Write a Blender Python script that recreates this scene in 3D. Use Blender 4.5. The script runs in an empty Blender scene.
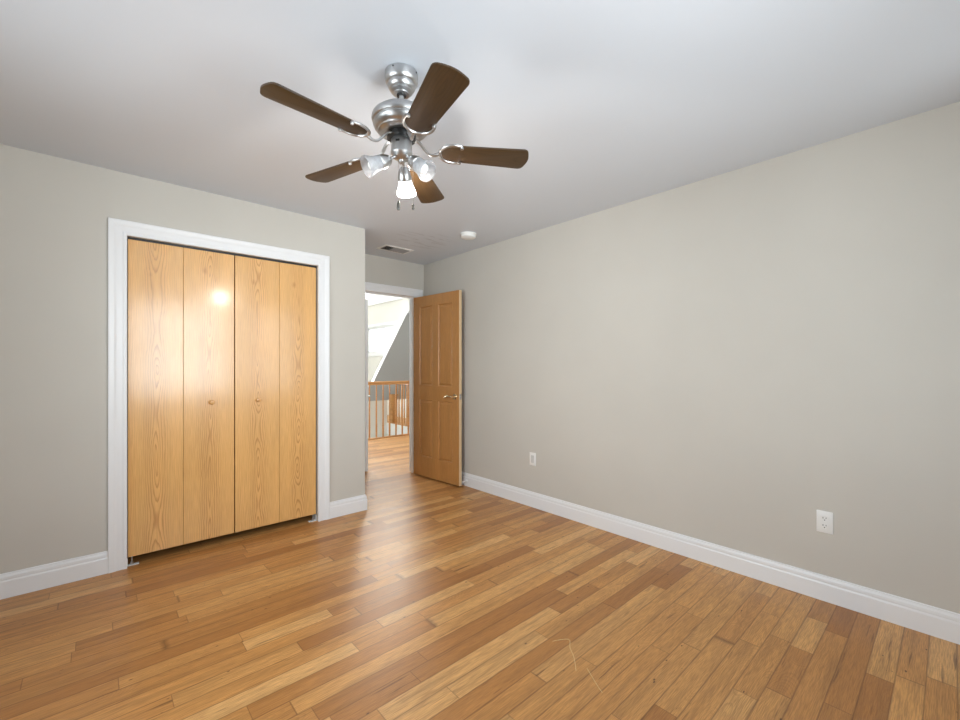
import bpy, bmesh, math, random
from mathutils import Vector, Matrix
random.seed(7)
PI = math.pi
scene = bpy.context.scene
COL = scene.collection

def lin(r, g, b):
    f = lambda c: (c/255/12.92) if c/255 <= .04045 else ((c/255+.055)/1.055)**2.4
    return (f(r), f(g), f(b), 1.0)

# ------------------------------------------------------------------ camera
cam_d = bpy.data.cameras.new('camera'); cam = bpy.data.objects.new('camera', cam_d); COL.objects.link(cam)
cam.location = (0, 0, 1.2485)
cam.rotation_euler = (PI/2, 0, -0.73542)
cam_d.sensor_width = 36.0
cam_d.lens = 36.0*427.46/960
cam_d.shift_y = (366.05-360)/960
cam_d.clip_start = 0.02
scene.camera = cam

# ------------------------------------------------------------------ world, lights, exposure
scene.view_settings.view_transform = 'Standard'
scene.view_settings.look = 'None'
scene.view_settings.gamma = 1.0
scene.view_settings.use_curve_mapping = False
scene.view_settings.exposure = 0.02
world = bpy.data.worlds.new('sky'); scene.world = world; world.use_nodes = True
wn = world.node_tree.nodes; wl = world.node_tree.links
bg = wn['Background']; bg.inputs[1].default_value = 1.6
tc = wn.new('ShaderNodeTexCoord'); sx = wn.new('ShaderNodeSeparateXYZ'); rp = wn.new('ShaderNodeValToRGB')
wl.new(tc.outputs['Generated'], sx.inputs[0]); wl.new(sx.outputs[2], rp.inputs[0])
rp.color_ramp.elements[0].position = 0.0; rp.color_ramp.elements[0].color = (.45, .45, .42, 1)
rp.color_ramp.elements[1].position = 0.05; rp.color_ramp.elements[1].color = (.93, .97, 1, 1)
e = rp.color_ramp.elements.new(1.0); e.color = (.55, .75, 1, 1)
wl.new(rp.outputs[0], bg.inputs[0])

def area(name, loc, rot, sx_, sy_, power, color=(1, 1, 1), spread=180):
    d = bpy.data.lights.new(name, 'AREA'); d.shape = 'RECTANGLE'; d.size = sx_; d.size_y = sy_
    d.energy = power; d.color = color; d.spread = math.radians(spread)
    o = bpy.data.objects.new(name, d); COL.objects.link(o); o.location = loc; o.rotation_euler = rot
    return o
DAY = (.895, .95, 1.0)
area('daylight_back_window', (0.95, -0.77, 1.50), (PI/2+.27, 0, 0), 1.3, 1.42, 28, DAY, 100)        # shines +y
area('daylight_back_window_right', (2.18, -0.77, 1.50), (PI/2+.27, 0, 0), .82, 1.42, 7.5, DAY, 100)
area('daylight_side_window', (-1.32, 1.60, 1.29), (0, -PI/2-.02, 0), 1.65, 1.5, 35, DAY, 115)       # shines +x
area('daylight_hall_window', (5.80, 9.72, 1.94), (0, PI/2, 0), .72, 2.1, 11, DAY)
area('daylight_hall_high_window', (5.80, 9.7, 4.20), (0, PI/2, 0), 1.9, 2.7, 330, (1, .965, .90))          # shines -x
area('added_hall_fill', (3.0, 11.5, 1.7), (-PI/2, 0, 0), 2.0, 1.6, 210, DAY, 100)      # shines -y; added unseen source to light the hall floor

# ------------------------------------------------------------------ node helper
class N:
    def __init__(s, name):
        s.m = bpy.data.materials.new(name); s.m.use_nodes = True
        s.t = s.m.node_tree; s.n = s.t.nodes; s.l = s.t.links
        s.b = s.n['Principled BSDF']
    def _in(s, sock, v):
        if v is None: return
        if hasattr(v, 'links') or isinstance(v, bpy.types.NodeSocket): s.l.new(v, sock)
        else: sock.default_value = v
    def math(s, op, a, b=None, c=None):
        n = s.n.new('ShaderNodeMath'); n.operation = op
        s._in(n.inputs[0], a); s._in(n.inputs[1], b); s._in(n.inputs[2], c)
        return n.outputs[0]
    def xyz(s, x=0.0, y=0.0, z=0.0):
        n = s.n.new('ShaderNodeCombineXYZ'); s._in(n.inputs[0], x); s._in(n.inputs[1], y); s._in(n.inputs[2], z)
        return n.outputs[0]
    def coords(s):
        n = s.n.new('ShaderNodeTexCoord'); q = s.n.new('ShaderNodeSeparateXYZ'); s.l.new(n.outputs['Object'], q.inputs[0])
        return n.outputs['Object'], q.outputs[0], q.outputs[1], q.outputs[2]
    def noise(s, v, scale=1.0, detail=2.0, rough=.5):
        n = s.n.new('ShaderNodeTexNoise'); s._in(n.inputs['Vector'], v); n.inputs['Scale'].default_value = scale
        n.inputs['Detail'].default_value = detail; n.inputs['Roughness'].default_value = rough
        return n.outputs[0]
    def white(s, v):
        n = s.n.new('ShaderNodeTexWhiteNoise'); n.noise_dimensions = '3D'; s._in(n.inputs['Vector'], v)
        return n.outputs['Value']
    def ramp(s, f, stops, interp='LINEAR'):
        n = s.n.new('ShaderNodeValToRGB'); s._in(n.inputs[0], f); cr = n.color_ramp; cr.interpolation = interp
        while len(cr.elements) < len(stops): cr.elements.new(.5)
        for el, (p, c) in zip(cr.elements, stops):
            el.position = p; el.color = c if hasattr(c, '__len__') else (c, c, c, 1)
        return n.outputs[0]
    def mix(s, f, a, b, mode='MIX'):
        n = s.n.new('ShaderNodeMix'); n.data_type = 'RGBA'; n.blend_type = mode
        s._in(n.inputs[0], f); s._in(n.inputs[6], a); s._in(n.inputs[7], b)
        return n.outputs[2]
    def bump(s, h, strength=.1, dist=.001):
        n = s.n.new('ShaderNodeBump'); s._in(n.inputs['Height'], h); n.inputs['Strength'].default_value = strength
        n.inputs['Distance'].default_value = dist; s.l.new(n.outputs[0], s.b.inputs['Normal'])
    def set(s, **k):
        for a, v in k.items(): s._in(s.b.inputs[a.replace('_', ' ')], v)
        return s.m

def paint(name, col, rough=.6, var=.03, bump=.06, scale=220):
    w = N(name); P, x, y, z = w.coords()
    n1 = w.noise(P, 1.3, 3); n2 = w.noise(P, scale, 2)
    f = w.ramp(n1, [(.3, 1-var), (.7, 1+var)])
    c = w.mix(1.0, f, col, 'MULTIPLY')
    w.bump(n2, bump, .002)
    return w.set(Base_Color=c, Roughness=rough)
def metal(name, col, rough):
    w = N(name); P, x, y, z = w.coords(); n = w.noise(P, 90, 2)
    r = w.math('MULTIPLY_ADD', n, .12, rough-.06)
    return w.set(Base_Color=col, Metallic=1.0, Roughness=r)

def wood(name, base, dark, freq=.007, across='x', along='z', amp=.10, warp=.004, rough=.28, coat=0.0, fine=1.0, strength=.55, offset=0.0, knot=None, center=None):
    """grain of a flat sawn board: rings of a log cut lengthwise"""
    w = N(name); P, x, y, z = w.coords(); A = {'x': x, 'y': y, 'z': z}
    a, g = A[across], A[along]
    n0 = w.n.new('ShaderNodeObjectInfo'); rnd = n0.outputs['Random']
    rr = w.math('MULTIPLY', rnd, 37.0)
    t1 = w.noise(w.xyz(w.math('MULTIPLY', g, 1.6), rr, offset), 1.0, 1)
    d = w.math('MULTIPLY', w.math('SUBTRACT', t1, .5), amp*4)
    wob = w.noise(w.xyz(w.math('MULTIPLY', a, 9.0), w.math('MULTIPLY', g, 2.5), rr), 1.0, 3)
    ax = w.math('ADD', a, w.math('MULTIPLY', w.math('SUBTRACT', wob, .5), .05))
    r = w.math('SQRT', w.math('ADD', w.math('MULTIPLY', ax, ax), w.math('MULTIPLY', d, d)))
    jit = w.noise(w.xyz(w.math('MULTIPLY', a, 160.0), w.math('MULTIPLY', g, 5.0), rr), 1.0, 2)
    r = w.math('ADD', r, w.math('MULTIPLY', jit, warp))
    ring = w.math('FRACT', w.math('DIVIDE', r, freq))
    ringc = w.ramp(ring, [(0, 0.0), (.5, .1), (.84, 1.0), (1, 0.0)])
    pores = w.noise(w.xyz(w.math('MULTIPLY', a, 420.0), w.math('MULTIPLY', g, 9.0), rr), 1.0, 2)
    pc = w.ramp(pores, [(.42, 1.0), (.62, 0.0)])
    tone = w.noise(w.xyz(w.math('MULTIPLY', a, 12.0), w.math('MULTIPLY', g, 1.0), rr), 1.0, 2)
    if center: ringc = w.math('MULTIPLY', ringc, w.ramp(w.math('ABSOLUTE', ax), [(center*.5, 1.0), (center, .28)]))
    c = w.mix(w.math('MULTIPLY', ringc, strength), base, dark)
    c = w.mix(w.math('MULTIPLY', pc, .22*fine), c, dark)
    if knot:
        kz = w.math('SUBTRACT', g, w.math('MULTIPLY_ADD', rnd, .12, knot)); kx = w.math('MULTIPLY', w.math('SUBTRACT', a, -.03), 1.6)
        kd = w.math('SQRT', w.math('ADD', w.math('MULTIPLY', kz, kz), w.math('MULTIPLY', kx, kx)))
        kd = w.math('ADD', kd, w.math('MULTIPLY', w.math('SUBTRACT', wob, .5), .08))
        c = w.mix(w.ramp(kd, [(.006, .5), (.03, 0.0)]), c, dark)
    tf = w.ramp(tone, [(.3, .93), (.7, 1.06)])
    c = w.mix(1.0, c, tf, 'MULTIPLY')
    w.bump(pores, .05, .0006)
    w.set(Base_Color=c, Roughness=rough)
    if coat: w.set(Coat_Weight=coat, Coat_Roughness=.15)
    return w.m

M = {}
M['wall'] = paint('wall_paint_greige', lin(204, 200, 192), .75)
M['hall_wall'] = paint('wall_paint_hall', lin(228, 226, 220), .75)
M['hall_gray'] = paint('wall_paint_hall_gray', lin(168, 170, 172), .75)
M['trim'] = paint('trim_white', lin(238, 239, 241), .32, .01, .01)
M['plastic'] = paint('white_plastic', lin(240, 240, 238), .35, .01, .0)
M['dark'] = paint('dark_void', lin(20, 18, 16), .8, .0, .0)
M['nickel'] = metal('brushed_nickel', lin(190, 190, 190), .34)
M['brass'] = metal('satin_brass', lin(225, 205, 170), .22)
M['black'] = paint('black_enamel', lin(22, 22, 22), .4, 0, 0)
M['bifold'] = wood('oak_veneer_bifold', lin(238, 186, 116), lin(172, 112, 56), freq=.011, amp=.05, rough=.27, coat=.6, strength=.62, knot=.74, center=.075)
M['door_oak'] = wood('oak_entry_door', lin(206, 150, 88), lin(146, 92, 44), freq=.009, across='y', amp=.07, rough=.30, strength=.7)
M['edge_oak'] = wood('pale_lit_oak_edge', lin(236, 208, 168), lin(200, 160, 110), freq=.01, across='x', rough=.4, strength=.3)  # pale edge wood, with the stronger light there put into the colour
M['rail_oak'] = wood('oak_railing', lin(205, 150, 92), lin(150, 98, 50), freq=.01, across='x', along='z', rough=.35)
M['handrail_oak'] = wood('oak_handrail', lin(205, 150, 92), lin(150, 98, 50), freq=.01, across='z', along='x', rough=.35)
M['blade'] = wood('walnut_blade', lin(68, 48, 25), lin(46, 31, 15), freq=.012, across='y', along='x', amp=.05, rough=.48, strength=.5)
M['straw'] = paint('pale_straw', lin(240, 215, 160), .5, .02, 0)

def ceiling_mat():
    w = N('ceiling_paint'); P, x, y, z = w.coords()
    n1 = w.noise(P, 1.1, 3); n2 = w.noise(P, 260, 2)
    c = w.mix(1.0, w.ramp(n1, [(.3, .985), (.7, 1.01)]), lin(213, 218, 226), 'MULTIPLY')
    # faint rub marks beside the vent
    dx = w.math('SUBTRACT', x, 2.32); dy = w.math('SUBTRACT', y, 3.38)
    rad = w.math('SQRT', w.math('ADD', w.math('MULTIPLY', dx, dx), w.math('MULTIPLY', dy, dy)))
    near = w.ramp(rad, [(.15, 1.0), (.34, 0.0)])
    q = w.noise(w.xyz(w.math('MULTIPLY', x, 5.0), w.math('MULTIPLY', y, 20.0), 3.0), 1.0, 2)
    s = w.math('MULTIPLY', near, w.ramp(q, [(.54, 0.0), (.62, .32)]))
    c = w.mix(s, c, lin(150, 150, 152))
    w.bump(n2, .05, .002)
    return w.set(Base_Color=c, Roughness=.45)
M['ceiling'] = ceiling_mat()

def floor_mat():
    w = N('oak_strip_floor'); P, x, y, z = w.coords()
    W = .0835
    v = w.math('DIVIDE', w.math('ADD', y, .013+W*40), W)
    row = w.math('FLOOR', v); fy = w.math('FRACT', v)
    r1 = w.white(w.xyz(row, 1.7, .3)); r2 = w.white(w.xyz(row, 9.1, 4.2))
    L = w.math('MULTIPLY_ADD', r2, .45, .50)
    u = w.math('ADD', w.math('DIVIDE', x, L), w.math('MULTIPLY', r1, 23.0))
    u = w.math('ADD', u, w.math('MULTIPLY', w.math('SINE', w.math('MULTIPLY_ADD', u, 2.3, w.math('MULTIPLY', r2, 6.0))), .36))
    b = w.math('FLOOR', u); fu = w.math('FRACT', u)
    rnd = w.white(w.xyz(row, b, .5)); rnd2 = w.white(w.xyz(row, b, 7.5)); rnd3 = w.white(w.xyz(row, b, 13.5))
    off = w.math('MULTIPLY', rnd, 61.0)
    tone = w.ramp(rnd, [(0, lin(168, 112, 58)), (.14, lin(187, 130, 71)), (.4, lin(204, 147, 84)), (.75, lin(213, 158, 94)), (1, lin(226, 176, 114))])
    # broad colour drift inside one board
    drift = w.noise(w.xyz(w.math('MULTIPLY_ADD', x, 2.2, off), w.math('MULTIPLY', y, 30.0), off), 1.0, 4)
    c = w.mix(1.0, tone, w.ramp(drift, [(.28, .80), (.5, 1.06), (.72, 1.20)]), 'MULTIPLY')
    # growth rings
    yc = w.math('ADD', w.math('MULTIPLY', w.math('SUBTRACT', fy, .5), W), w.math('MULTIPLY', w.math('SUBTRACT', rnd2, .5), .16))
    wob = w.noise(w.xyz(w.math('MULTIPLY_ADD', x, 6.0, off), w.math('MULTIPLY', y, 20.0), off), 1.0, 3)
    yc = w.math('ADD', yc, w.math('MULTIPLY', w.math('SUBTRACT', wob, .5), .03))
    dn = w.noise(w.xyz(w.math('MULTIPLY_ADD', x, 2.2, off), off, 0.0), 1.0, 1)
    d = w.math('MULTIPLY', w.math('SUBTRACT', dn, .5), .30)
    r = w.math('SQRT', w.math('ADD', w.math('MULTIPLY', yc, yc), w.math('MULTIPLY', d, d)))
    ring = w.math('FRACT', w.math('DIVIDE', r, .0062))
    rc = w.ramp(ring, [(0, 0.0), (.5, .2), (.85, 1.0), (1, 0.0)])
    c = w.mix(w.math('MULTIPLY', rc, w.math('MULTIPLY_ADD', rnd3, .30, .02)), c, lin(140, 88, 46))
    pores = w.noise(w.xyz(w.math('MULTIPLY_ADD', x, 16.0, off), w.math('MULTIPLY', y, 420.0), off), 1.0, 2)
    c = w.mix(w.ramp(pores, [(.38, .42), (.60, 0.0)]), c, lin(132, 82, 42))
    # dark mineral streaks and knots
    ms = w.noise(w.xyz(w.math('MULTIPLY_ADD', x, 3.6, off), w.math('MULTIPLY', y, 62.0), off), 1.0, 4)
    c = w.mix(w.ramp(ms, [(.65, 0.0), (.74, .7)]), c, lin(96, 58, 30))
    vo = w.n.new('ShaderNodeTexVoronoi'); w.l.new(w.xyz(w.math('MULTIPLY', x, 2.0), w.math('MULTIPLY', y, 4.6), 0.0), vo.inputs['Vector'])
    kn = w.math('ADD', vo.outputs['Distance'], w.math('MULTIPLY', w.math('SUBTRACT', wob, .5), .10))
    pick = w.math('GREATER_THAN', rnd3, .45)
    k = w.math('MULTIPLY', w.ramp(kn, [(.035, .9), (.085, 0.0)]), pick)
    c = w.mix(k, c, lin(70, 40, 22))
    # joints
    ey = w.math('MULTIPLY', w.math('MINIMUM', fy, w.math('SUBTRACT', 1.0, fy)), W)
    eu = w.math('MULTIPLY', w.math('MINIMUM', fu, w.math('SUBTRACT', 1.0, fu)), L)
    gap = w.math('MAXIMUM', w.ramp(ey, [(.0003, 1.0), (.0011, 0.0)]), w.ramp(eu, [(.0003, 1.0), (.0011, 0.0)]))
    c = w.mix(w.math('MULTIPLY', gap, .6), c, lin(90, 52, 26))
    h = w.math('SUBTRACT', w.math('MULTIPLY', pores, .15), gap)
    w.bump(h, .12, .0008)
    rg = w.math('MULTIPLY_ADD', drift, .10, .33)
    return w.set(Base_Color=c, Roughness=rg)
M['floor'] = floor_mat()

def pane_mat():
    w = N('window_glass'); out = w.n['Material Output']
    tr = w.n.new('ShaderNodeBsdfTransparent'); tr.inputs[0].default_value = (.96, .98, .98, 1)
    gl = w.n.new('ShaderNodeBsdfGlossy'); gl.inputs['Roughness'].default_value = .01
    mx = w.n.new('ShaderNodeMixShader'); mx.inputs[0].default_value = .06
    w.l.new(tr.outputs[0], mx.inputs[1]); w.l.new(gl.outputs[0], mx.inputs[2]); w.l.new(mx.outputs[0], out.inputs[0])
    return w.m
M['pane'] = pane_mat()
def frosted_mat():
    w = N('frosted_glass'); out = w.n['Material Output']; P, x, y, z = w.coords()
    tr = w.n.new('ShaderNodeBsdfTransparent'); tl = w.n.new('ShaderNodeBsdfTranslucent')
    tl.inputs[0].default_value = (.70, .71, .73, 1)
    df = w.n.new('ShaderNodeBsdfPrincipled'); df.inputs['Base Color'].default_value = (.62, .63, .66, 1); df.inputs['Roughness'].default_value = .25
    m1 = w.n.new('ShaderNodeMixShader'); m1.inputs[0].default_value = .5
    m2 = w.n.new('ShaderNodeMixShader')
    f = w.ramp(w.noise(P, 28, 3), [(.4, .30), (.65, .55)]); w.l.new(f, m2.inputs[0])
    w.l.new(tl.outputs[0], m1.inputs[1]); w.l.new(df.outputs[0], m1.inputs[2])
    w.l.new(m1.outputs[0], m2.inputs[1]); w.l.new(tr.outputs[0], m2.inputs[2]); w.l.new(m2.outputs[0], out.inputs[0])
    return w.m
M['frosted'] = frosted_mat()
def bulb_mat(name, s):
    w = N(name)
    return w.set(Base_Color=(.95, .95, .93, 1), Roughness=.3, Emission_Color=(1, .95, .86, 1), Emission_Strength=s)
M['bulb_on'] = bulb_mat('bulb_lit', 14.0); M['bulb_off'] = bulb_mat('bulb_unlit', 0.0)

# ------------------------------------------------------------------ mesh helpers
def B(): return bmesh.new()
def box(bm, x0, x1, y0, y1, z0, z1, bev=0.0, seg=2):
    v = [bm.verts.new((x, y, z)) for x in (x0, x1) for y in (y0, y1) for z in (z0, z1)]
    fs = [bm.faces.new([v[i] for i in q]) for q in ((0, 1, 3, 2), (4, 6, 7, 5), (0, 4, 5, 1), (2, 3, 7, 6), (0, 2, 6, 4), (1, 5, 7, 3))]
    if bev:
        es = {e for f in fs for e in f.edges}
        bmesh.ops.bevel(bm, geom=list(es), offset=bev, segments=seg, affect='EDGES', profile=.5)
    return bm
def lathe(bm, prof, n=32, mat=None, cap=True):
    """prof: (radius, z) pairs round local z"""
    mat = mat or Matrix.Identity(4); rings = []
    for r, z in prof:
        if r < 1e-6: rings.append([bm.verts.new(mat @ Vector((0, 0, z)))])
        else: rings.append([bm.verts.new(mat @ Vector((r*math.cos(2*PI*i/n), r*math.sin(2*PI*i/n), z))) for i in range(n)])
    for a, b in zip(rings, rings[1:]):
        for i in range(n):
            j = (i+1) % n
            if len(a) == 1 and len(b) == 1: continue
            if len(a) == 1: bm.faces.new((a[0], b[i], b[j]))
            elif len(b) == 1: bm.faces.new((a[i], a[j], b[0]))
            else: bm.faces.new((a[i], a[j], b[j], b[i]))
    if cap:
        for rr in (rings[0], rings[-1]):
            if len(rr) > 2: bm.faces.new(rr)
    return bm
def tube(bm, pts, rad, n=10, closed=False):
    pts = [Vector(p) for p in pts]; rings = []; m = len(pts)
    up = Vector((0, 0, 1)); prev = None
    for i, p in enumerate(pts):
        a = pts[(i-1) % m] if (closed or i > 0) else p
        b = pts[(i+1) % m] if (closed or i < m-1) else p
        t = (b-a).normalized()
        if prev is None:
            ref = up if abs(t.z) < .9 else Vector((1, 0, 0))
            s = t.cross(ref).normalized()
        else:
            s = (prev-t*prev.dot(t)).normalized()
        prev = s; q = t.cross(s)
        r = rad[i] if hasattr(rad, '__len__') else rad
        rx, ry = r if hasattr(r, '__len__') else (r, r)
        rings.append([bm.verts.new(p+s*rx*math.cos(2*PI*k/n)+q*ry*math.sin(2*PI*k/n)) for k in range(n)])
    for i in range(m if closed else m-1):
        a, b = rings[i], rings[(i+1) % m]
        for k in range(n): bm.faces.new((a[k], a[(k+1) % n], b[(k+1) % n], b[k]))
    if not closed: bm.faces.new(rings[0]); bm.faces.new(rings[-1])
    return bm
def smooth_path(pts, k=6):
    P = [Vector(p) for p in pts]; out = []
    for i in range(len(P)-1):
        p0, p1, p2, p3 = P[max(i-1, 0)], P[i], P[i+1], P[min(i+2, len(P)-1)]
        for j in range(k):
            t = j/k
            out.append(.5*((2*p1)+(-p0+p2)*t+(2*p0-5*p1+4*p2-p3)*t*t+(-p0+3*p1-3*p2+p3)*t**3))
    out.append(P[-1]); return out
def prism(bm, poly, z0, z1, ax='z', bev=0):
    """poly in two axes extruded along a third"""
    def P(a, b, c): return {'z': (a, b, c), 'y': (a, c, b), 'x': (c, a, b)}[ax]
    lo = [bm.verts.new(P(a, b, z0)) for a, b in poly]; hi = [bm.verts.new(P(a, b, z1)) for a, b in poly]
    fs = [bm.faces.new(lo), bm.faces.new(hi)]; n = len(poly)
    for i in range(n): fs.append(bm.faces.new((lo[i], lo[(i+1) % n], hi[(i+1) % n], hi[i])))
    if bev:
        es = {e for f in fs[:2] for e in f.edges}
        bmesh.ops.bevel(bm, geom=list(es), offset=bev, segments=2, affect='EDGES', profile=.5)
    return bm
def casing(bm, x0, x1, z1, yw, prof, z0=0.0, sgn=-1):
    """mitred U of moulding round an opening; prof = (across, out)"""
    rings = []
    for u, v in prof:
        y = yw+sgn*v
        rings.append([bm.verts.new(p) for p in ((x0-u, y, z0), (x0-u, y, z1+u), (x1+u, y, z1+u), (x1+u, y, z0))])
    n = len(rings)
    for i in range(n):
        a, b = rings[i], rings[(i+1) % n]
        for k in range(3): bm.faces.new((a[k], a[k+1], b[k+1], b[k]))
    bm.faces.new([r[0] for r in rings]); bm.faces.new([r[3] for r in rings])
    return bm
def obj(name, bm, mat, parent=None, loc=None, rot=None, smooth=True, label=None, cat=None, group=None, kind=None):
    bmesh.ops.recalc_face_normals(bm, faces=bm.faces)
    me = bpy.data.meshes.new(name); bm.to_mesh(me); bm.free()
    for m in (mat if isinstance(mat, list) else [mat]): me.materials.append(m)
    if smooth:
        for p in me.polygons: p.use_smooth = True
        me.set_sharp_from_angle(angle=math.radians(32))
    o = bpy.data.objects.new(name, me); COL.objects.link(o)
    if parent: o.parent = parent
    if loc: o.location = loc
    if rot: o.rotation_euler = rot
    tag(o, label, cat, group, kind); return o
def tag(o, label=None, cat=None, group=None, kind=None):
    if label: o['label'] = label
    if cat: o['category'] = cat
    if group: o['group'] = group
    if kind: o['kind'] = kind
def empty(name, loc, label, cat, rot=(0, 0, 0), group=None, kind=None):
    o = bpy.data.objects.new(name, None); COL.objects.link(o); o.location = loc; o.rotation_euler = rot
    o.empty_display_size = .05
    tag(o, label, cat, group, kind); return o
def struct(name, bm, mat, label, cat):
    return obj(name, bm, mat, smooth=False, label=label, cat=cat, kind='structure')

# ------------------------------------------------------------------ room shell
H = 2.44; R = 2.892; D = 3.426; E_ = 4.183; XL = -1.09; YB = -0.50; XC = 1.752
HC = 5.40; XH = 5.57; YH = 11.3; XHL = 1.2; YR = 6.68; XS = 4.80; YS = 8.35
OX0, OX1, OZ = 2.008, 2.775, 2.05          # doorway to the hall
CX0, CX1, CZ = .155, 1.341, 2.055          # closet opening

bm = B(); box(bm, XL-.15, R+.12, YB-.15, 4.31, -.12, 0)
box(bm, XHL-.12, R+.12, 4.31, YR, -.12, 0); box(bm, R+.12, XH+.12, 4.31, YR, -.12, 0); box(bm, XS, XH+.12, YR, YH+.12, -.12, 0)
bmesh.ops.remove_doubles(bm, verts=bm.verts, dist=1e-5)
struct('floor', bm, M['floor'], 'honey oak strip floor running through the room and hall', 'floor')
struct('ceiling', box(B(), XL-.15, R+.12, YB-.15, E_, H, H+.12), M['ceiling'], 'flat off white bedroom ceiling', 'ceiling')
struct('ceiling_hall', box(B(), XHL-.12, XH+.12, E_+.13, YH+.12, HC, HC+.12), M['ceiling'], 'white ceiling over the hall beyond the doorway', 'ceiling')

bm = B(); box(bm, XL, CX0, D, D+.115, 0, H); box(bm, CX1, XC-.115, D, D+.115, 0, H); box(bm, CX0, CX1, D, D+.115, CZ, H)
box(bm, XC-.115, XC, D, E_, 0, H)
struct('wall_left', bm, M['wall'], 'greige wall round the closet opening', 'wall')
bm = B(); box(bm, XL-.15, OX0-.018, E_, E_+.13, 0, HC); box(bm, OX1+.018, XH+.12, E_, E_+.13, 0, HC); box(bm, OX0-.018, OX1+.018, E_, E_+.13, OZ+.018, HC)
struct('wall_far', bm, M['wall'], 'short greige wall over the hall doorway', 'wall')
struct('wall_right', box(B(), R, R+.12, YB-.15, E_, 0, H), M['wall'], 'long bare greige wall on the right', 'wall')
# wall behind the camera with a window, and the wall to its left with another
def wall_with_hole(axis, at0, at1, lo, hi, h, a0, a1, z0, z1):
    bm = B()
    for (p, q, r, s) in ((lo, a0, 0, h), (a1, hi, 0, h), (a0, a1, 0, z0), (a0, a1, z1, h)):
        if axis == 'y': box(bm, p, q, at0, at1, r, s)
        else: box(bm, at0, at1, p, q, r, s)
    return bm
bm = wall_with_hole('y', YB-.15, YB, XL-.15, 1.68, H, .3, 1.6, .80, 2.26)
for q in ((1.68, 1.76, 0, H), (2.6, R, 0, H), (1.76, 2.6, 0, .80), (1.76, 2.6, 2.26, H)): box(bm, q[0], q[1], YB-.15, YB, q[2], q[3])
struct('wall_back', bm, M['wall'], 'greige wall behind the camera with a window', 'wall')
struct('wall_side', wall_with_hole('x', XL-.15, XL, YB, E_, H, .85, 2.35, .45, 2.12), M['wall'], 'greige wall left of the camera with a window', 'wall')
# hall walls
bm = wall_with_hole('x', XH, XH+.12, E_+.13, YH, 2.6, 8.70, 10.75, 1.60, 2.28)
for q in ((E_+.13, 8.35, 2.6, HC), (11.05, YH, 2.6, HC), (8.35, 11.05, 2.6, 3.22), (8.35, 11.05, 5.2, HC)): box(bm, XH, XH+.12, *q)
struct('wall_hall_right', bm, M['hall_wall'], 'white hall wall with the bright window seen through the doorway', 'wall')
struct('wall_hall_back', wall_with_hole('y', YH, YH+.12, XHL, XH+.12, HC, 2.0, 4.0, .9, 2.5), M['hall_wall'], 'far white hall wall beyond the stairwell', 'wall')
bm = box(B(), XHL-.12, XHL, E_+.13, YH+.12, -2.6, HC)
struct('wall_hall_left', bm, M['hall_wall'], 'white hall wall left of the doorway', 'wall')
bm = B(); box(bm, XHL, XS, YR-.12, YR, -2.6, -.12); box(bm, XS, XS+.12, YR-.12, YH, -2.6, -.12); box(bm, XHL, XS, YH, YH+.12, -2.6, 0)
box(bm, XHL, XS, YR, YH, -2.72, -2.6)
struct('wall_stairwell', bm, M['hall_wall'], 'white sides of the stairwell below the railing', 'wall')
# gray partition with a sloping top beyond the railing
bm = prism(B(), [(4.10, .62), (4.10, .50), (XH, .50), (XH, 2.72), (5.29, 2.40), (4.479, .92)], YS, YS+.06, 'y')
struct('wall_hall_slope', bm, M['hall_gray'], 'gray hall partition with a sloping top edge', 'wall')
bm = box(B(), 3.2, 4.80, YS+.005, YS+.115, -2.6, .50)
struct('wall_hall_lower', bm, M['hall_wall'], 'pale stair wall seen between the balusters', 'wall')
struct('trim_6', box(B(), XH-.05, XH+.001, YS+.12, YH, 2.88, 3.14), M['trim'], 'white ledge band below the high hall window', 'trim')
struct('trim_7', box(B(), XS-.014, XS, YR, YS, -.24, .002), M['trim'], 'white fascia under the far edge of the stairwell', 'trim')
# white bead on the sloping edge
a = Vector((4.46, YS-.006, .885)); b = Vector((5.30, YS-.006, 2.43)); n = Vector((-(b-a).z, 0, (b-a).x)).normalized()*.018
bm = prism(B(), [(a.x, a.z), (b.x, b.z), (b.x+n.x, b.z+n.z), (a.x+n.x, a.z+n.z)], YS-.008, YS+.068, 'y')
struct('trim_5', bm, M['trim'], 'white trim along the sloping edge of the gray partition', 'trim')

# windows (frame, sash bar, glass)
def window(name, axis, c, a0, a1, z0, z1, d, label, bar=True):
    """d = +1 if the room lies on the + side"""
    r = empty(name, {'y': ((a0+a1)/2, c, z0), 'x': (c, (a0+a1)/2, z0)}[axis], label, 'window', kind='structure')
    w, h = (a1-a0)/2, z1-z0
    def bb(bm, u0, u1, v0, v1, w0, w1, bev=.003):
        if axis == 'y': box(bm, u0, u1, v0, v1, w0, w1, bev)
        else: box(bm, v0, v1, u0, u1, w0, w1, bev)
    t = .045
    bm = B()
    for q in ((-w, -w+t, 0, h), (w-t, w, 0, h), (-w, w, 0, t), (-w, w, h-t, h)): bb(bm, q[0], q[1], -.03, .03, q[2], q[3])
    obj('window_frame', bm, M['trim'], r)
    if bar:
        bm = B(); bb(bm, -w+t, w-t, -.02, .02, h/2-.025, h/2+.025); obj('sash_rail', bm, M['trim'], r)
    bm = B(); bb(bm, -w+t, w-t, -.003, .003, t, h-t, 0); obj('pane', bm, M['pane'], r)
    f0, f1 = (.05, .075) if d > 0 else (-.075, -.05)
    bm = B()
    for q in ((-w-.08, -w, -.10, h+.08), (w, w+.08, -.10, h+.08), (-w, w, h, h+.08), (-w, w, -.10, 0)): bb(bm, q[0], q[1], f0*1.0, f1, q[2], q[3], .004)
    obj('casing', bm, M['trim'], r)
    return r
window('window_1', 'y', YB-.05, .3, 1.6, .80, 2.26, 1, 'double hung window in the wall behind the camera')
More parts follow.
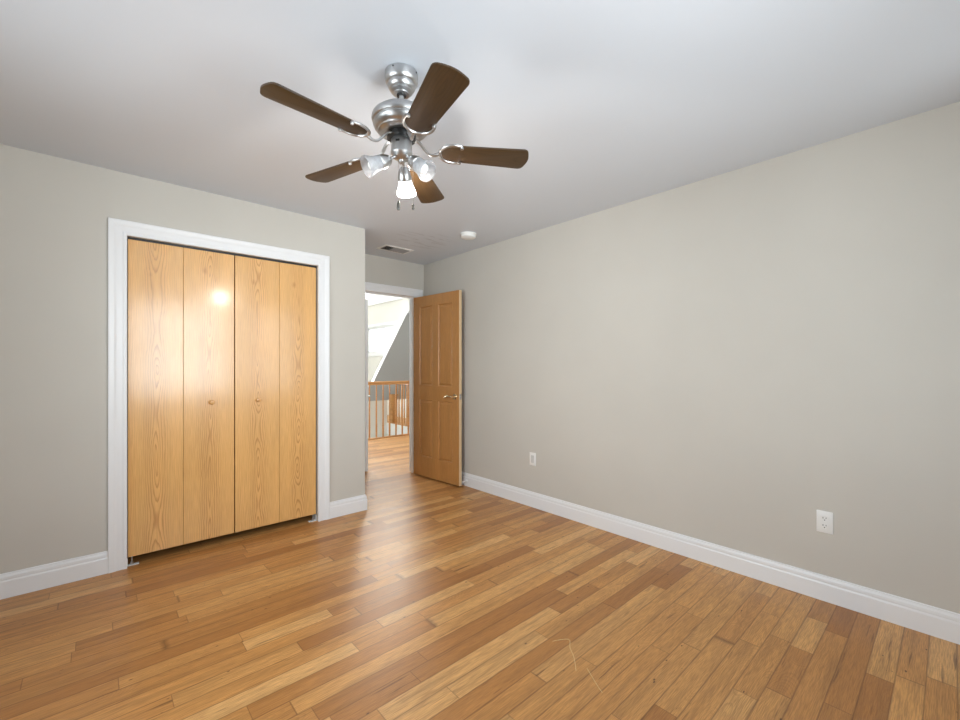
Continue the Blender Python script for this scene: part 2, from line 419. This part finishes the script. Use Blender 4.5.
window('window_5', 'y', YB-.05, 1.76, 2.6, .80, 2.26, 1, 'narrow double hung window behind the camera near the right wall')
window('window_2', 'x', XL-.05, .85, 2.35, .45, 2.12, 1, 'double hung window in the wall left of the camera')
window('window_3', 'x', XH+.05, 8.70, 10.75, 1.60, 2.28, -1, 'bright hall window seen through the doorway', bar=False)
window('window_6', 'x', XH+.05, 8.35, 11.05, 3.22, 5.2, -1, 'tall bright window high above the hall stairwell', bar=False)
window('added_window_4', 'y', YH+.05, 2.0, 4.0, .9, 2.5, -1, 'added unseen window at the far end of the hall')  # added, not seen; opening for the extra hall light

# ------------------------------------------------------------------ trim and baseboards
CP = [(0, 0), (0, .011), (.006, .0135), (.016, .0135), (.022, .011), (.050, .012), (.062, .0165), (.080, .0185), (.087, .0185), (.0895, .016), (.0895, 0)]
bm = casing(B(), CX0, CX1, CZ, D, CP)
struct('trim_1', bm, M['trim'], 'white moulded casing round the closet doors', 'trim')
bm = casing(B(), OX0, OX1, OZ, E_, CP)
struct('trim_2', bm, M['trim'], 'white moulded casing round the hall doorway', 'trim')
bm = B(); box(bm, OX0-.018, OX0, E_, E_+.13, 0, OZ); box(bm, OX1, OX1+.018, E_, E_+.13, 0, OZ); box(bm, OX0-.018, OX1+.018, E_, E_+.13, OZ, OZ+.018)
box(bm, OX0, OX0+.012, E_+.045, E_+.075, 0, OZ-.012); box(bm, OX1-.012, OX1, E_+.045, E_+.075, 0, OZ-.012); box(bm, OX0, OX1, E_+.045, E_+.075, OZ-.012, OZ)
struct('trim_3', bm, M['trim'], 'white door jamb lining the hall doorway', 'trim')
# closet jamb and dark inside
bm = B(); box(bm, CX0-.10, CX0-.02, D+.13, E_-.001, 0, H); box(bm, CX1+.02, XC-.116, D+.13, E_-.001, 0, H)
struct('wall_closet', bm, M['wall'], 'side walls inside the closed closet', 'wall')
bm = box(B(), CX0+.003, CX1-.003, D+.022, D+.052, CZ-.018, CZ)
struct('trim_4', bm, M['black'], 'dark bifold door track under the closet head', 'door track')

BP = [(0, 0), (.014, 0), (.014, .088), (.012, .094), (.0105, .097), (.0115, .103), (.0105, .114), (.006, .124), (.005, .131), (0, .133)]
def board(bm, p0, p1, nrm, m0=0.0, m1=0.0):
    """baseboard from p0 to p1 on the wall, nrm points into the room; m = mitre lengthening per unit of thickness"""
    p0, p1, nrm = Vector(p0), Vector(p1), Vector(nrm); t = (p1-p0).normalized(); A = []; Bq = []
    for v, z in BP:
        A.append(bm.verts.new((*(p0+nrm*v-t*m0*v), z))); Bq.append(bm.verts.new((*(p1+nrm*v+t*m1*v), z)))
    n = len(BP)
    for i in range(n): bm.faces.new((A[i], A[(i+1) % n], Bq[(i+1) % n], Bq[i]))
    bm.faces.new(A); bm.faces.new(Bq); return bm
struct('baseboard_left', board(B(), (XL, D), (CX0-.0895, D), (0, -1), -1, 0), M['trim'], 'white baseboard left of the closet', 'baseboard')
bm = board(B(), (CX1+.0895, D), (XC, D), (0, -1), 0, 1); board(bm, (XC, D), (XC, E_), (1, 0), 1, -1)
struct('baseboard_corner', bm, M['trim'], 'short white baseboard between closet and hall doorway', 'baseboard')
struct('baseboard_right', board(B(), (R, YB), (R, E_), (-1, 0), -1, 0), M['trim'], 'long white baseboard under the right wall', 'baseboard')
struct('baseboard_far', board(B(), (XC, E_), (OX0-.0895, E_), (0, -1), -1, 0), M['trim'], 'white baseboard left of the hall doorway', 'baseboard')
struct('baseboard_back', board(B(), (XL, YB), (R, YB), (0, 1), -1, -1), M['trim'], 'white baseboard behind the camera', 'baseboard')
struct('baseboard_side', board(B(), (XL, YB), (XL, D), (1, 0), -1, -1), M['trim'], 'white baseboard left of the camera', 'baseboard')
struct('baseboard_hall', board(B(), (XH, E_+.13), (XH, YS), (-1, 0), 0, 0), M['trim'], 'white baseboard of the hall landing', 'baseboard')

# ------------------------------------------------------------------ bifold closet doors
def knob_bm():
    return lathe(B(), [(0, 0), (.006, 0), (.006, .010), (.010, .014), (.0155, .019), (.016, .024), (.013, .028), (.006, .0295), (0, .0297)], 24)
def bifold(name, xs, knob_x, pivot_side, label):
    r = empty(name, ((xs[0][0]+xs[-1][1])/2, D+.036, 0), label, 'closet door', kind='structure')
    ox = r.location.x
    for a, b in xs:
        hw = (b-a)/2
        p = obj('door_panel', box(B(), -hw, hw, -.015, .015, -1.0, .986, .0015, 1), M['bifold'], r, ((a+b)/2-ox, 0, 1.055))
        if a < knob_x < b:
            obj('knob', knob_bm(), M['bifold'], p, (knob_x-(a+b)/2, -.015, .998-1.055), (PI/2, 0, 0))
    s = pivot_side
    ex = xs[0][0] if s < 0 else xs[-1][1]
    # floor bracket and pivot pin, head pin
    bm = B(); box(bm, min(ex+s*.004, ex-s*.055)-ox, max(ex+s*.004, ex-s*.055)-ox, -.018, .012, 0, .004, .001, 1)
    box(bm, min(ex+s*.004, ex+s*.001)-ox, max(ex+s*.004, ex+s*.001)-ox, -.018, .012, 0, .045)
    obj('pivot_bracket', bm, M['plastic'], r)
    obj('pivot_pin', lathe(B(), [(0, 0), (.009, 0), (.009, .018), (.004, .02), (.004, .058), (0, .058)], 14), M['nickel'], r, (ex-s*.02-ox, 0, .002))
    for q in (xs[0][0]+.03, xs[-1][1]-.03):
        obj('guide_pin', lathe(B(), [(0, 0), (.005, 0), (.005, .012), (0, .012)], 12), M['plastic'], r, (q-ox, 0, 2.040))
    return r
bifold('door_1', [(.160, .4452), (.4468, .7475)], .607, -1, 'left pair of oak bifold closet doors with wooden knob')
bifold('door_2', [(.7535, 1.0532), (1.0548, 1.333)], .902, 1, 'right pair of oak bifold closet doors with wooden knob')

# ------------------------------------------------------------------ oak entry door, opened against the right wall
dr = empty('door_3', (OX1, E_-.018, 0), 'open oak panel door with lever handle beside the right wall', 'door', rot=(0, 0, math.radians(4.1)), kind='structure')
W_, T_, DH = .76, .035, 2.032; z0 = .012
X0, X1 = -.040-T_*0, -.005     # leaf between local x -0.040 (room side) and -0.005
# leaf runs along local -y from the hinge
SW = .105; rails = [(z0, z0+.22), (z0+.86, z0+1.02), (DH-.115, DH)]
bm = B()
def dbox(y0, y1, za, zb): box(bm, X0, X1, -y1, -y0, za, zb, .0008, 1)
dbox(0, SW, z0, DH); dbox(W_-SW, W_, z0, DH); mid = W_/2
for za, zb in rails: dbox(SW, W_-SW, za, zb)
dbox(mid-.05, mid+.05, rails[0][1], rails[1][0]); dbox(mid-.05, mid+.05, rails[1][1], rails[2][0])
leaf = obj('door_leaf', bm, M['door_oak'], dr)
obj('edge_strip', box(B(), X0, X1, -W_-.0012, -W_, z0, DH), M['edge_oak'], dr, label='pale oak edge of the door, lightened for the light it catches')
def raised(y0, y1, za, zb):
    b_ = B()
    for sgn, xf in ((-1, X0), (1, X1)):
        lv = [(0.0, .0115), (.006, .0125), (.010, .0115), (.034, .004), (.036, .0045)]
        rings = []
        for ins, dep in lv:
            x = xf-sgn*dep
            rings.append([b_.verts.new((x, y, z)) for y, z in ((-(y0+ins), za+ins), (-(y1-ins), za+ins), (-(y1-ins), zb-ins), (-(y0+ins), zb-ins))])
        for p, q in zip(rings, rings[1:]):
            for k in range(4): b_.faces.new((p[k], p[(k+1) % 4], q[(k+1) % 4], q[k]))
        b_.faces.new(rings[-1])
        # ovolo sticking round the panel
        mr = []
        for ins, dep in ((0, 0.0005), (.004, .002), (.008, .008), (.009, .0115)):
            x = xf-sgn*dep
            mr.append([b_.verts.new((x, y, z)) for y, z in ((-(y0+ins), za+ins), (-(y1-ins), za+ins), (-(y1-ins), zb-ins), (-(y0+ins), zb-ins))])
        for p, q in zip(mr, mr[1:]):
            for k in range(4): b_.faces.new((p[k], p[(k+1) % 4], q[(k+1) % 4], q[k]))
    return b_
for y0, y1 in ((SW, mid-.05), (mid+.05, W_-SW)):
    for za, zb in ((rails[0][1], rails[1][0]), (rails[1][1], rails[2][0])):
        obj('raised_panel', raised(y0, y1, za, zb), M['door_oak'], dr, smooth=False)
def lever(side, parent, mat, yc, zc, xf, dirn=1):
    s = side
    h = obj('lever_handle', tube(B(), smooth_path([(xf+s*.030, yc, zc), (xf+s*.052, yc, zc), (xf+s*.058, yc+dirn*.015, zc+.001), (xf+s*.058, yc+dirn*.05, zc+.004), (xf+s*.055, yc+dirn*.085, zc-.002), (xf+s*.051, yc+dirn*.108, zc-.008)], 5),
            [.0085]*6+[.0095]*10+[(.0075, .011)]*5+[(.006, .0115)]*4+[(.004, .009)], 12), mat, parent, label='curved lever handle')
    rot = (0, s*PI/2, 0)
    obj('rosette', lathe(B(), [(0, -.001), (.031, -.001), (.032, .004), (.028, .009), (.014, .012), (.012, .032), (0, .032)], 28), mat, parent, (xf, yc, zc), rot)
yc = -(W_-.062); zc = .93
lever(-1, dr, M['brass'], yc, zc, X0); lever(1, dr, M['nickel'], yc, zc, X1)
bm = box(B(), X0+.006, X1-.006, -W_-.0018, -W_+.001, zc-.028, zc+.028, .0006, 1)
obj('latch_plate', bm, M['nickel'], dr)
bm = box(B(), X0+.012, X1-.012, -W_-.011, -W_, zc-.009, zc+.009, .002, 2); obj('latch_bolt', bm, M['nickel'], dr)
for zz in (.22, 1.03, 1.83):
    obj('hinge', lathe(B(), [(0, -.045), (.0055, -.045), (.0055, .045), (0, .045)], 12), M['nickel'], dr, (-.001, .002, zz))

# spring door stop on the baseboard behind the door
ds = empty('door_stop', (R-.0145, 3.385, .055), 'small white door stop on baseboard behind the open door', 'door stop')
obj('mount', lathe(B(), [(0, 0), (.014, 0), (.013, .005), (0, .006)], 18), M['plastic'], ds, None, (0, -PI/2, 0))
pts = [(-.005-.045*i/110, .005*math.cos(i*.62), .005*math.sin(i*.62)) for i in range(111)]
obj('spring', tube(B(), pts, .0011, 6), M['plastic'], ds)
obj('rubber_tip', lathe(B(), [(0, 0), (.007, 0), (.008, .003), (.008, .012), (.005, .015), (0, .015)], 16), M['plastic'], ds, (-.048, 0, 0), (0, -PI/2, 0))

# ------------------------------------------------------------------ outlets on the right wall
def outlet(y, z, duplex, label):
    r = empty('wall_outlet', (R, y, z), label, 'outlet')
    obj('cover_plate', box(B(), -.006, 0, -.035, .035, -.0575, .0575, .002, 2), M['plastic'], r)
    if duplex:
        for dz in (.0195, -.0195):
            poly = []
            for k in range(28):
                t = 2*PI*k/28; yy = .0172*math.cos(t); zz = max(-.0135, min(.0135, .0172*math.sin(t))); poly.append((yy, zz))
            f = obj('receptacle', prism(B(), poly, -.0078, -.004, 'x'), M['plastic'], r, (0, 0, dz))
            for yy, hh in ((.0064, .0042), (-.0064, .0035)):
                obj('slot', box(B(), -.0083, -.0070, yy-.0013, yy+.0013, -hh+.003, hh+.003), M['black'], f)
            obj('ground_hole', lathe(B(), [(0, 0), (.0026, 0), (.0026, .0012), (0, .0012)], 12), M['black'], f, (-.0083, 0, -.0082), (0, PI/2, 0))
        obj('screw', lathe(B(), [(0, 0), (.003, 0), (.0025, .0012), (0, .0014)], 12), M['plastic'], r, (-.0062, 0, 0), (0, -PI/2, 0))
    else:
        f = obj('insert', box(B(), -.0085, -.004, -.0165, .0165, -.0335, .0335, .001, 1), M['insert'], r)
        for dz in (.0475, -.0475):
            obj('screw', lathe(B(), [(0, 0), (.003, 0), (.0025, .0012), (0, .0014)], 12), M['plastic'], r, (-.0062, 0, dz), (0, -PI/2, 0))
    return r
M['insert'] = paint('gray_plastic', lin(208, 208, 206), .4, .01, 0)
outlet(.4565, .418, True, 'white duplex power outlet low on wall, nearest the camera')
outlet(2.496, .424, False, 'white wall plate with gray insert, nearer the open door')

# ------------------------------------------------------------------ ceiling vent and smoke detector
v = empty('ceiling_vent', (2.285, 3.815, H), 'white slatted air vent in ceiling near the hall doorway', 'vent')
hw, hd, t = .165, .095, .026
bm = B()
lv = [(hw, hd, 0), (hw, hd, -.003), (hw-.006, hd-.006, -.006), (hw-t, hd-t, -.006), (hw-t, hd-t, 0)]
rings = [[bm.verts.new((sx_*a, sy_*b, z)) for sx_, sy_ in ((-1, -1), (1, -1), (1, 1), (-1, 1))] for a, b, z in lv]
for p, q in zip(rings, rings[1:]):
    for k in range(4): bm.faces.new((p[k], p[(k+1) % 4], q[(k+1) % 4], q[k]))
obj('frame', bm, M['plastic'], v, smooth=False)
obj('backing', box(B(), -hw+t, hw-t, -hd+t, hd-t, -.0015, -.0003), M['dark'], v)
ns = 15; M['slat'] = paint('shaded_vent_slat', lin(176, 177, 180), .4, .01, 0)  # white slats coloured gray for the shade on their faces and gaps
for i in range(ns):
    x = -hw+t+.012+(2*(hw-t)-.024)*i/(ns-1)
    s = -1 if i < 5 else 1
    bm = box(B(), -.0048, .0048, -hd+t, hd-t, -.0006, .0006)
    obj('slat', bm, M['slat'], v, (x, 0, -.0062), (0, s*math.radians(38), 0), smooth=False)
sd = empty('smoke_detector', (2.512, 2.932, H), 'round white smoke detector on ceiling near right wall', 'smoke detector')
obj('base_plate', lathe(B(), [(0, 0), (.074, 0), (.074, -.008), (.071, -.010), (0, -.010)], 40), M['plastic'], sd)
obj('cap', lathe(B(), [(0, -.009), (.066, -.009), (.067, -.014), (.063, -.0155), (.063, -.018), (.067, -.0195), (.066, -.030), (.058, -.036), (.030, -.039), (0, -.040)], 40), M['plastic'], sd)
obj('test_button', lathe(B(), [(0, -.039), (.011, -.039), (.010, -.042), (0, -.0425)], 20), M['plastic'], sd, (.02, -.012, .0015))

# ------------------------------------------------------------------ ceiling fan
fan = empty('ceiling_fan', (.9304, 1.5047, H), 'five blade brushed nickel ceiling fan with dark walnut blades and three lights', 'ceiling fan')
NK = M['nickel']; M['fob'] = metal('aged_pewter', lin(110, 108, 104), .4)
obj('canopy', lathe(B(), [(0, 0), (.062, 0), (.066, -.003), (.067, -.010), (.067, -.030), (.064, -.040), (.059, -.046), (.0555, -.048), (.0565, -.052), (.054, -.062), (.048, -.070), (.0445, -.072), (.0445, -.076), (.037, -.083), (.0325, -.0845), (.0315, -.088), (.024, -.090), (0, -.090)], 48), NK, fan)
obj('downrod', lathe(B(), [(0, -.080), (.011, -.080), (.011, -.165), (0, -.165)], 20), NK, fan)
obj('collar', lathe(B(), [(0, -.088), (.020, -.088), (.018, -.094), (0, -.094)], 24), M['black'], fan)
for k in range(4):
    a = k*PI/2+.5
    obj('screw', lathe(B(), [(0, 0), (.004, 0), (.003, .002), (0, .0022)], 10), M['black'], fan, (.0665*math.cos(a), .0665*math.sin(a), -.012), (0, PI/2, a))
obj('motor_housing', lathe(B(), [(0, -.142), (.020, -.142), (.024, -.150), (.070, -.154), (.090, -.158), (.098, -.164), (.099, -.169), (.104, -.172), (.114, -.178), (.118, -.186), (.119, -.196), (.116, -.204), (.110, -.207), (.110, -.211), (.113, -.215), (.110, -.226), (.102, -.235), (.094, -.239), (.092, -.243), (.080, -.248), (.060, -.250), (0, -.250)], 64), NK, fan)
obj('flywheel', lathe(B(), [(0, -.248), (.056, -.248), (.058, -.252), (.058, -.270), (.040, -.274), (0, -.274)], 40), M['black'], fan)
obj('switch_housing', lathe(B(), [(0, -.270), (.040, -.270), (.042, -.275), (.042, -.318), (.044, -.322), (.044, -.330), (.040, -.336), (.030, -.348), (.016, -.356), (.012, -.366), (.004, -.372), (0, -.372)], 40), NK, fan)
obj('reverse_switch', box(B(), -.003, .003, -.008, .008, -.004, .004, .001, 1), M['black'], fan, (-.0415*.8, -.0415*.6, -.292), (0, 0, math.radians(37)))
# blades
def blade_bm():
    bm = B(); x0, x1 = .162, .532; pts = []
    def hw_(x): return .050+(.0635-.050)*(x-x0-.05)/(x1-x0-.05)
    n = 10
    for i in range(n+1):      # rounded root
        t = PI/2+PI*i/n
        pts.append((x0+.05+.05*math.cos(t), .050*math.sin(t)))
    rc = .024; bow = .012
    for cx, cy, t0 in ((x1-rc-bow*.7, -(.0635-rc), -PI/2), ):
        for i in range(6):
            t = t0+(PI/2)*i/6; pts.append((cx+rc*math.cos(t), cy+rc*math.sin(t)))
    for i in range(7):
        y = -(.0635-rc)+2*(.0635-rc)*i/6
        pts.append((x1-bow*.7+bow*.7*(1-(y/(.0635-rc))**2), y))
    for i in range(1, 7):
        t = (PI/2)*i/6; pts.append((x1-rc-bow*.7+rc*math.cos(t), (.0635-rc)+rc*math.sin(t)))
    return prism(bm, pts, -.003, .003, 'z', .001)
def bracket_bm():
    bm = B()
    c = []                        # ring that clasps the root of the blade
    for i in range(25):
        t = math.radians(68)+math.radians(224)*i/24
        c.append((.216+.062*math.cos(t), .0565*math.sin(t), -.003))
    tube(bm, smooth_path(c, 2), [(.0062, .0052)]*49, 8)
    for sy in (-1, 1): lathe(bm, [(0, -.012), (.006, -.012), (.0075, -.006), (.006, 0.0), (0, 0.001)], 12, Matrix.Translation((.242, sy*.0485, 0)))
    # S shaped arm from the flywheel
    tube(bm, smooth_path([(.040, 0, .048), (.070, .002, .040), (.095, .006, .010), (.115, .006, -.010), (.136, .002, -.012), (.156, 0, -.004)], 6),
         [(.009, .005)]*12+[(.007, .005)]*12+[(.007, .006)]*7, 10)
    return bm
tweak = [(.0089, .0026), (.0219, .0062), (.0189, -.0186), (-.0434, -.0189), (-.0063, .0287)]
pb = blade_bm(); pk = bracket_bm(); first = None
ZB = 2.129-H
for i, (da, sl) in enumerate(tweak):
    rot = Matrix.Rotation(4.4453+i*2*PI/5+da, 4, 'Z') @ Matrix.Rotation(-sl, 4, 'Y') @ Matrix.Rotation(-.1505, 4, 'X')
    if first is None:
        bl = obj('blade', pb, M['blade'], fan); br = obj('blade_bracket', pk, NK, fan); first = (bl, br)
    else:
        bl = first[0].copy(); br = first[1].copy(); COL.objects.link(bl); COL.objects.link(br); bl.parent = fan; br.parent = fan
    bl.matrix_local = Matrix.Translation((0, 0, ZB)) @ rot
    br.matrix_local = Matrix.Translation((0, 0, ZB)) @ rot
    # vertical offset of the inner end: bracket foot meets the flywheel
# three lamps: one away from the camera, two towards it
CA = math.atan2(math.cos(-.73542), -math.sin(-.73542))     # direction the camera looks, in the floor plane
for k in range(3):
    a = CA+k*2*PI/3
    tilt = math.radians((48, 28, 38)[k])
    arm0 = Vector((.018*math.cos(a), .018*math.sin(a), -.345))
    dv = Vector((math.cos(a)*math.cos(tilt), math.sin(a)*math.cos(tilt), -math.sin(tilt)))
    s0 = Vector((.046*math.cos(a), .046*math.sin(a), -.362))
    rot = Vector((0, 0, 1)).rotation_difference(dv).to_matrix().to_4x4()
    obj('lamp_arm', tube(B(), smooth_path([arm0, arm0+Vector((.016*math.cos(a), .016*math.sin(a), -.004)), s0+dv*.004], 5), .0065, 12), NK, fan)
    so = obj('lamp_socket', lathe(B(), [(0, 0), (.012, 0), (.020, .008), (.0255, .022), (.0295, .040), (.0295, .048), (.027, .050), (.026, .046), (0, .044)], 32), NK, fan)
    so.matrix_local = Matrix.Translation(s0) @ rot
    prof = [(.0265, .040), (.0285, .052), (.030, .066), (.033, .080), (.038, .093), (.0415, .104), (.041, .112)]
    inner = [(r-.0022, z) for r, z in reversed(prof)]
    gl = obj('glass_shade', lathe(B(), prof+inner, 40, cap=False), M['frosted'], fan)
    gl.matrix_local = Matrix.Translation(s0) @ rot
    bu = obj('bulb', lathe(B(), [(0, .044), (.010, .044), (.011, .052), (.018, .066), (.0215, .078), (.019, .090), (.012, .097), (0, .100)], 24), M['bulb_on'] if k == 0 else M['bulb_off'], fan,
             label='lit bulb' if k == 0 else None)
    bu.matrix_local = Matrix.Translation(s0) @ rot
    if k == 0:
        d = bpy.data.lights.new('fan_lamp_light', 'POINT'); d.energy = 13; d.color = (1, .95, .88); d.shadow_soft_size = .03
        lo = bpy.data.objects.new('fan_lamp_light', d); COL.objects.link(lo); lo.parent = fan
        lo.location = s0+dv*.125
# pull chains
def chain(x, y, z0, z1, fob):
    bm = B(); n = int((z0-z1)/.0045)
    for i in range(n):
        bmesh.ops.create_icosphere(bm, subdivisions=1, radius=.0016, matrix=Matrix.Translation((x, y, z0-(z0-z1)*i/(n-1))))
    obj('pull_chain', bm, NK, fan)
    obj('chain_fob', lathe(B(), fob, 16), M['fob'], fan, (x, y, z1))
cl = Vector((math.cos(CA-PI/2), math.sin(CA-PI/2)))        # to the camera's right
chain(-.012*cl.x, -.012*cl.y, -.36, -.520, [(0, 0), (.003, 0), (.0035, -.004), (.0065, -.012), (.0075, -.030), (.006, -.036), (0, -.038)])
chain(.044*cl.x+.02*math.cos(CA), .044*cl.y+.02*math.sin(CA), -.325, -.525, [(0, 0), (.003, 0), (.006, -.006), (.003, -.011), (.006, -.017), (.003, -.023), (0, -.024)])

# ------------------------------------------------------------------ hall: railings, newel, door with lever
def baluster_bm(h):
    return lathe(B(), [(0, 0), (.0135, 0), (.0150, .10), (.0155, .20), (.0135, .26), (.0125, .45), (.0105, h), (0, h)], 12)
def railing(name, p0, p1, n, first_off, label, zt=.985, bal_mat='rail_oak', nose=True):
    p0, p1 = Vector(p0), Vector(p1); L = (p1-p0).length; ang = math.atan2((p1-p0).y, (p1-p0).x)
    r = empty(name, (p0.x, p0.y, 0), label, 'railing', rot=(0, 0, ang))
    prof = [(-.030, 0), (-.030, .012), (-.024, .022), (-.030, .034), (-.028, .052), (-.014, .062), (.014, .062), (.028, .052), (.030, .034), (.024, .022), (.030, .012), (.030, 0)]
    hr = obj('handrail', prism(B(), prof, 0, L, 'x'), M['handrail_oak'], r, (0, 0, zt-.062))
    if nose: obj('base_rail', box(B(), 0, L, -.035, .035, 0, .018, .004, 2), M['handrail_oak'], r)
    b0 = None
    for i in range(n):
        x = first_off+(L-2*first_off)*i/(n-1)
        if b0 is None: b0 = obj('baluster', baluster_bm(zt-.062-.018), M[bal_mat], r, (x, 0, .018))
        else:
            q = b0.copy(); COL.objects.link(q); q.parent = r; q.location = (x, 0, .018)
    return r
# along the near edge of the stairwell
railing('stair_railing', (3.478-.1285*8.5, YR-.04), (3.478+.1285*9.5, YR-.04), 18, .06425, 'oak hall railing with thin balusters nearest the doorway')
railing('stair_railing', (XS+.04, YR+.12), (XS+.04, 8.12), 12, .09, 'second oak railing across the stairwell behind the first', zt=.925)
nw = empty('newel_post', (4.885, 8.22, 0), 'square oak newel post seen behind the hall railing', 'newel post')
obj('post', box(B(), -.06, .06, -.06, .06, 0, .60, .004, 2), M['rail_oak'], nw)
obj('cap', box(B(), -.07, .07, -.07, .07, .60, .63, .006, 2), M['rail_oak'], nw)

hd_ = empty('door_4', (2.402, 5.40, 0), 'white hall door edge with metal lever just past the doorway', 'door', kind='structure')
obj('door_leaf', box(B(), -.035, 0, -.78, 0, .012, 2.03, .002, 1), M['trim'], hd_)
lever(1, hd_, M['nickel'], -.72, .885, 0.0)
struct('wall_hall_stub', box(B(), XHL, 2.36, 5.42, 5.54, 0, HC), M['hall_wall'], 'hall wall stub the white hall door hangs on', 'wall')

# ------------------------------------------------------------------ pale strands lying on the floor
def strand(pts, label):
    P = smooth_path([(x, y, .0012) for x, y in pts], 4)
    obj('straw_strand', tube(B(), P, .0009, 6), M['straw'], label=label, cat='strand', group='pale strands on the floor')
strand([(1.544, 1.216), (1.609, 1.176), (1.565, 1.136), (1.527, 1.088), (1.466, 1.034)], 'bent pale straw strand on the floor, the longest one')
strand([(1.511, 1.012), (1.457, .926), (1.442, .897)], 'straight pale straw strand on the floor, below the bent one')
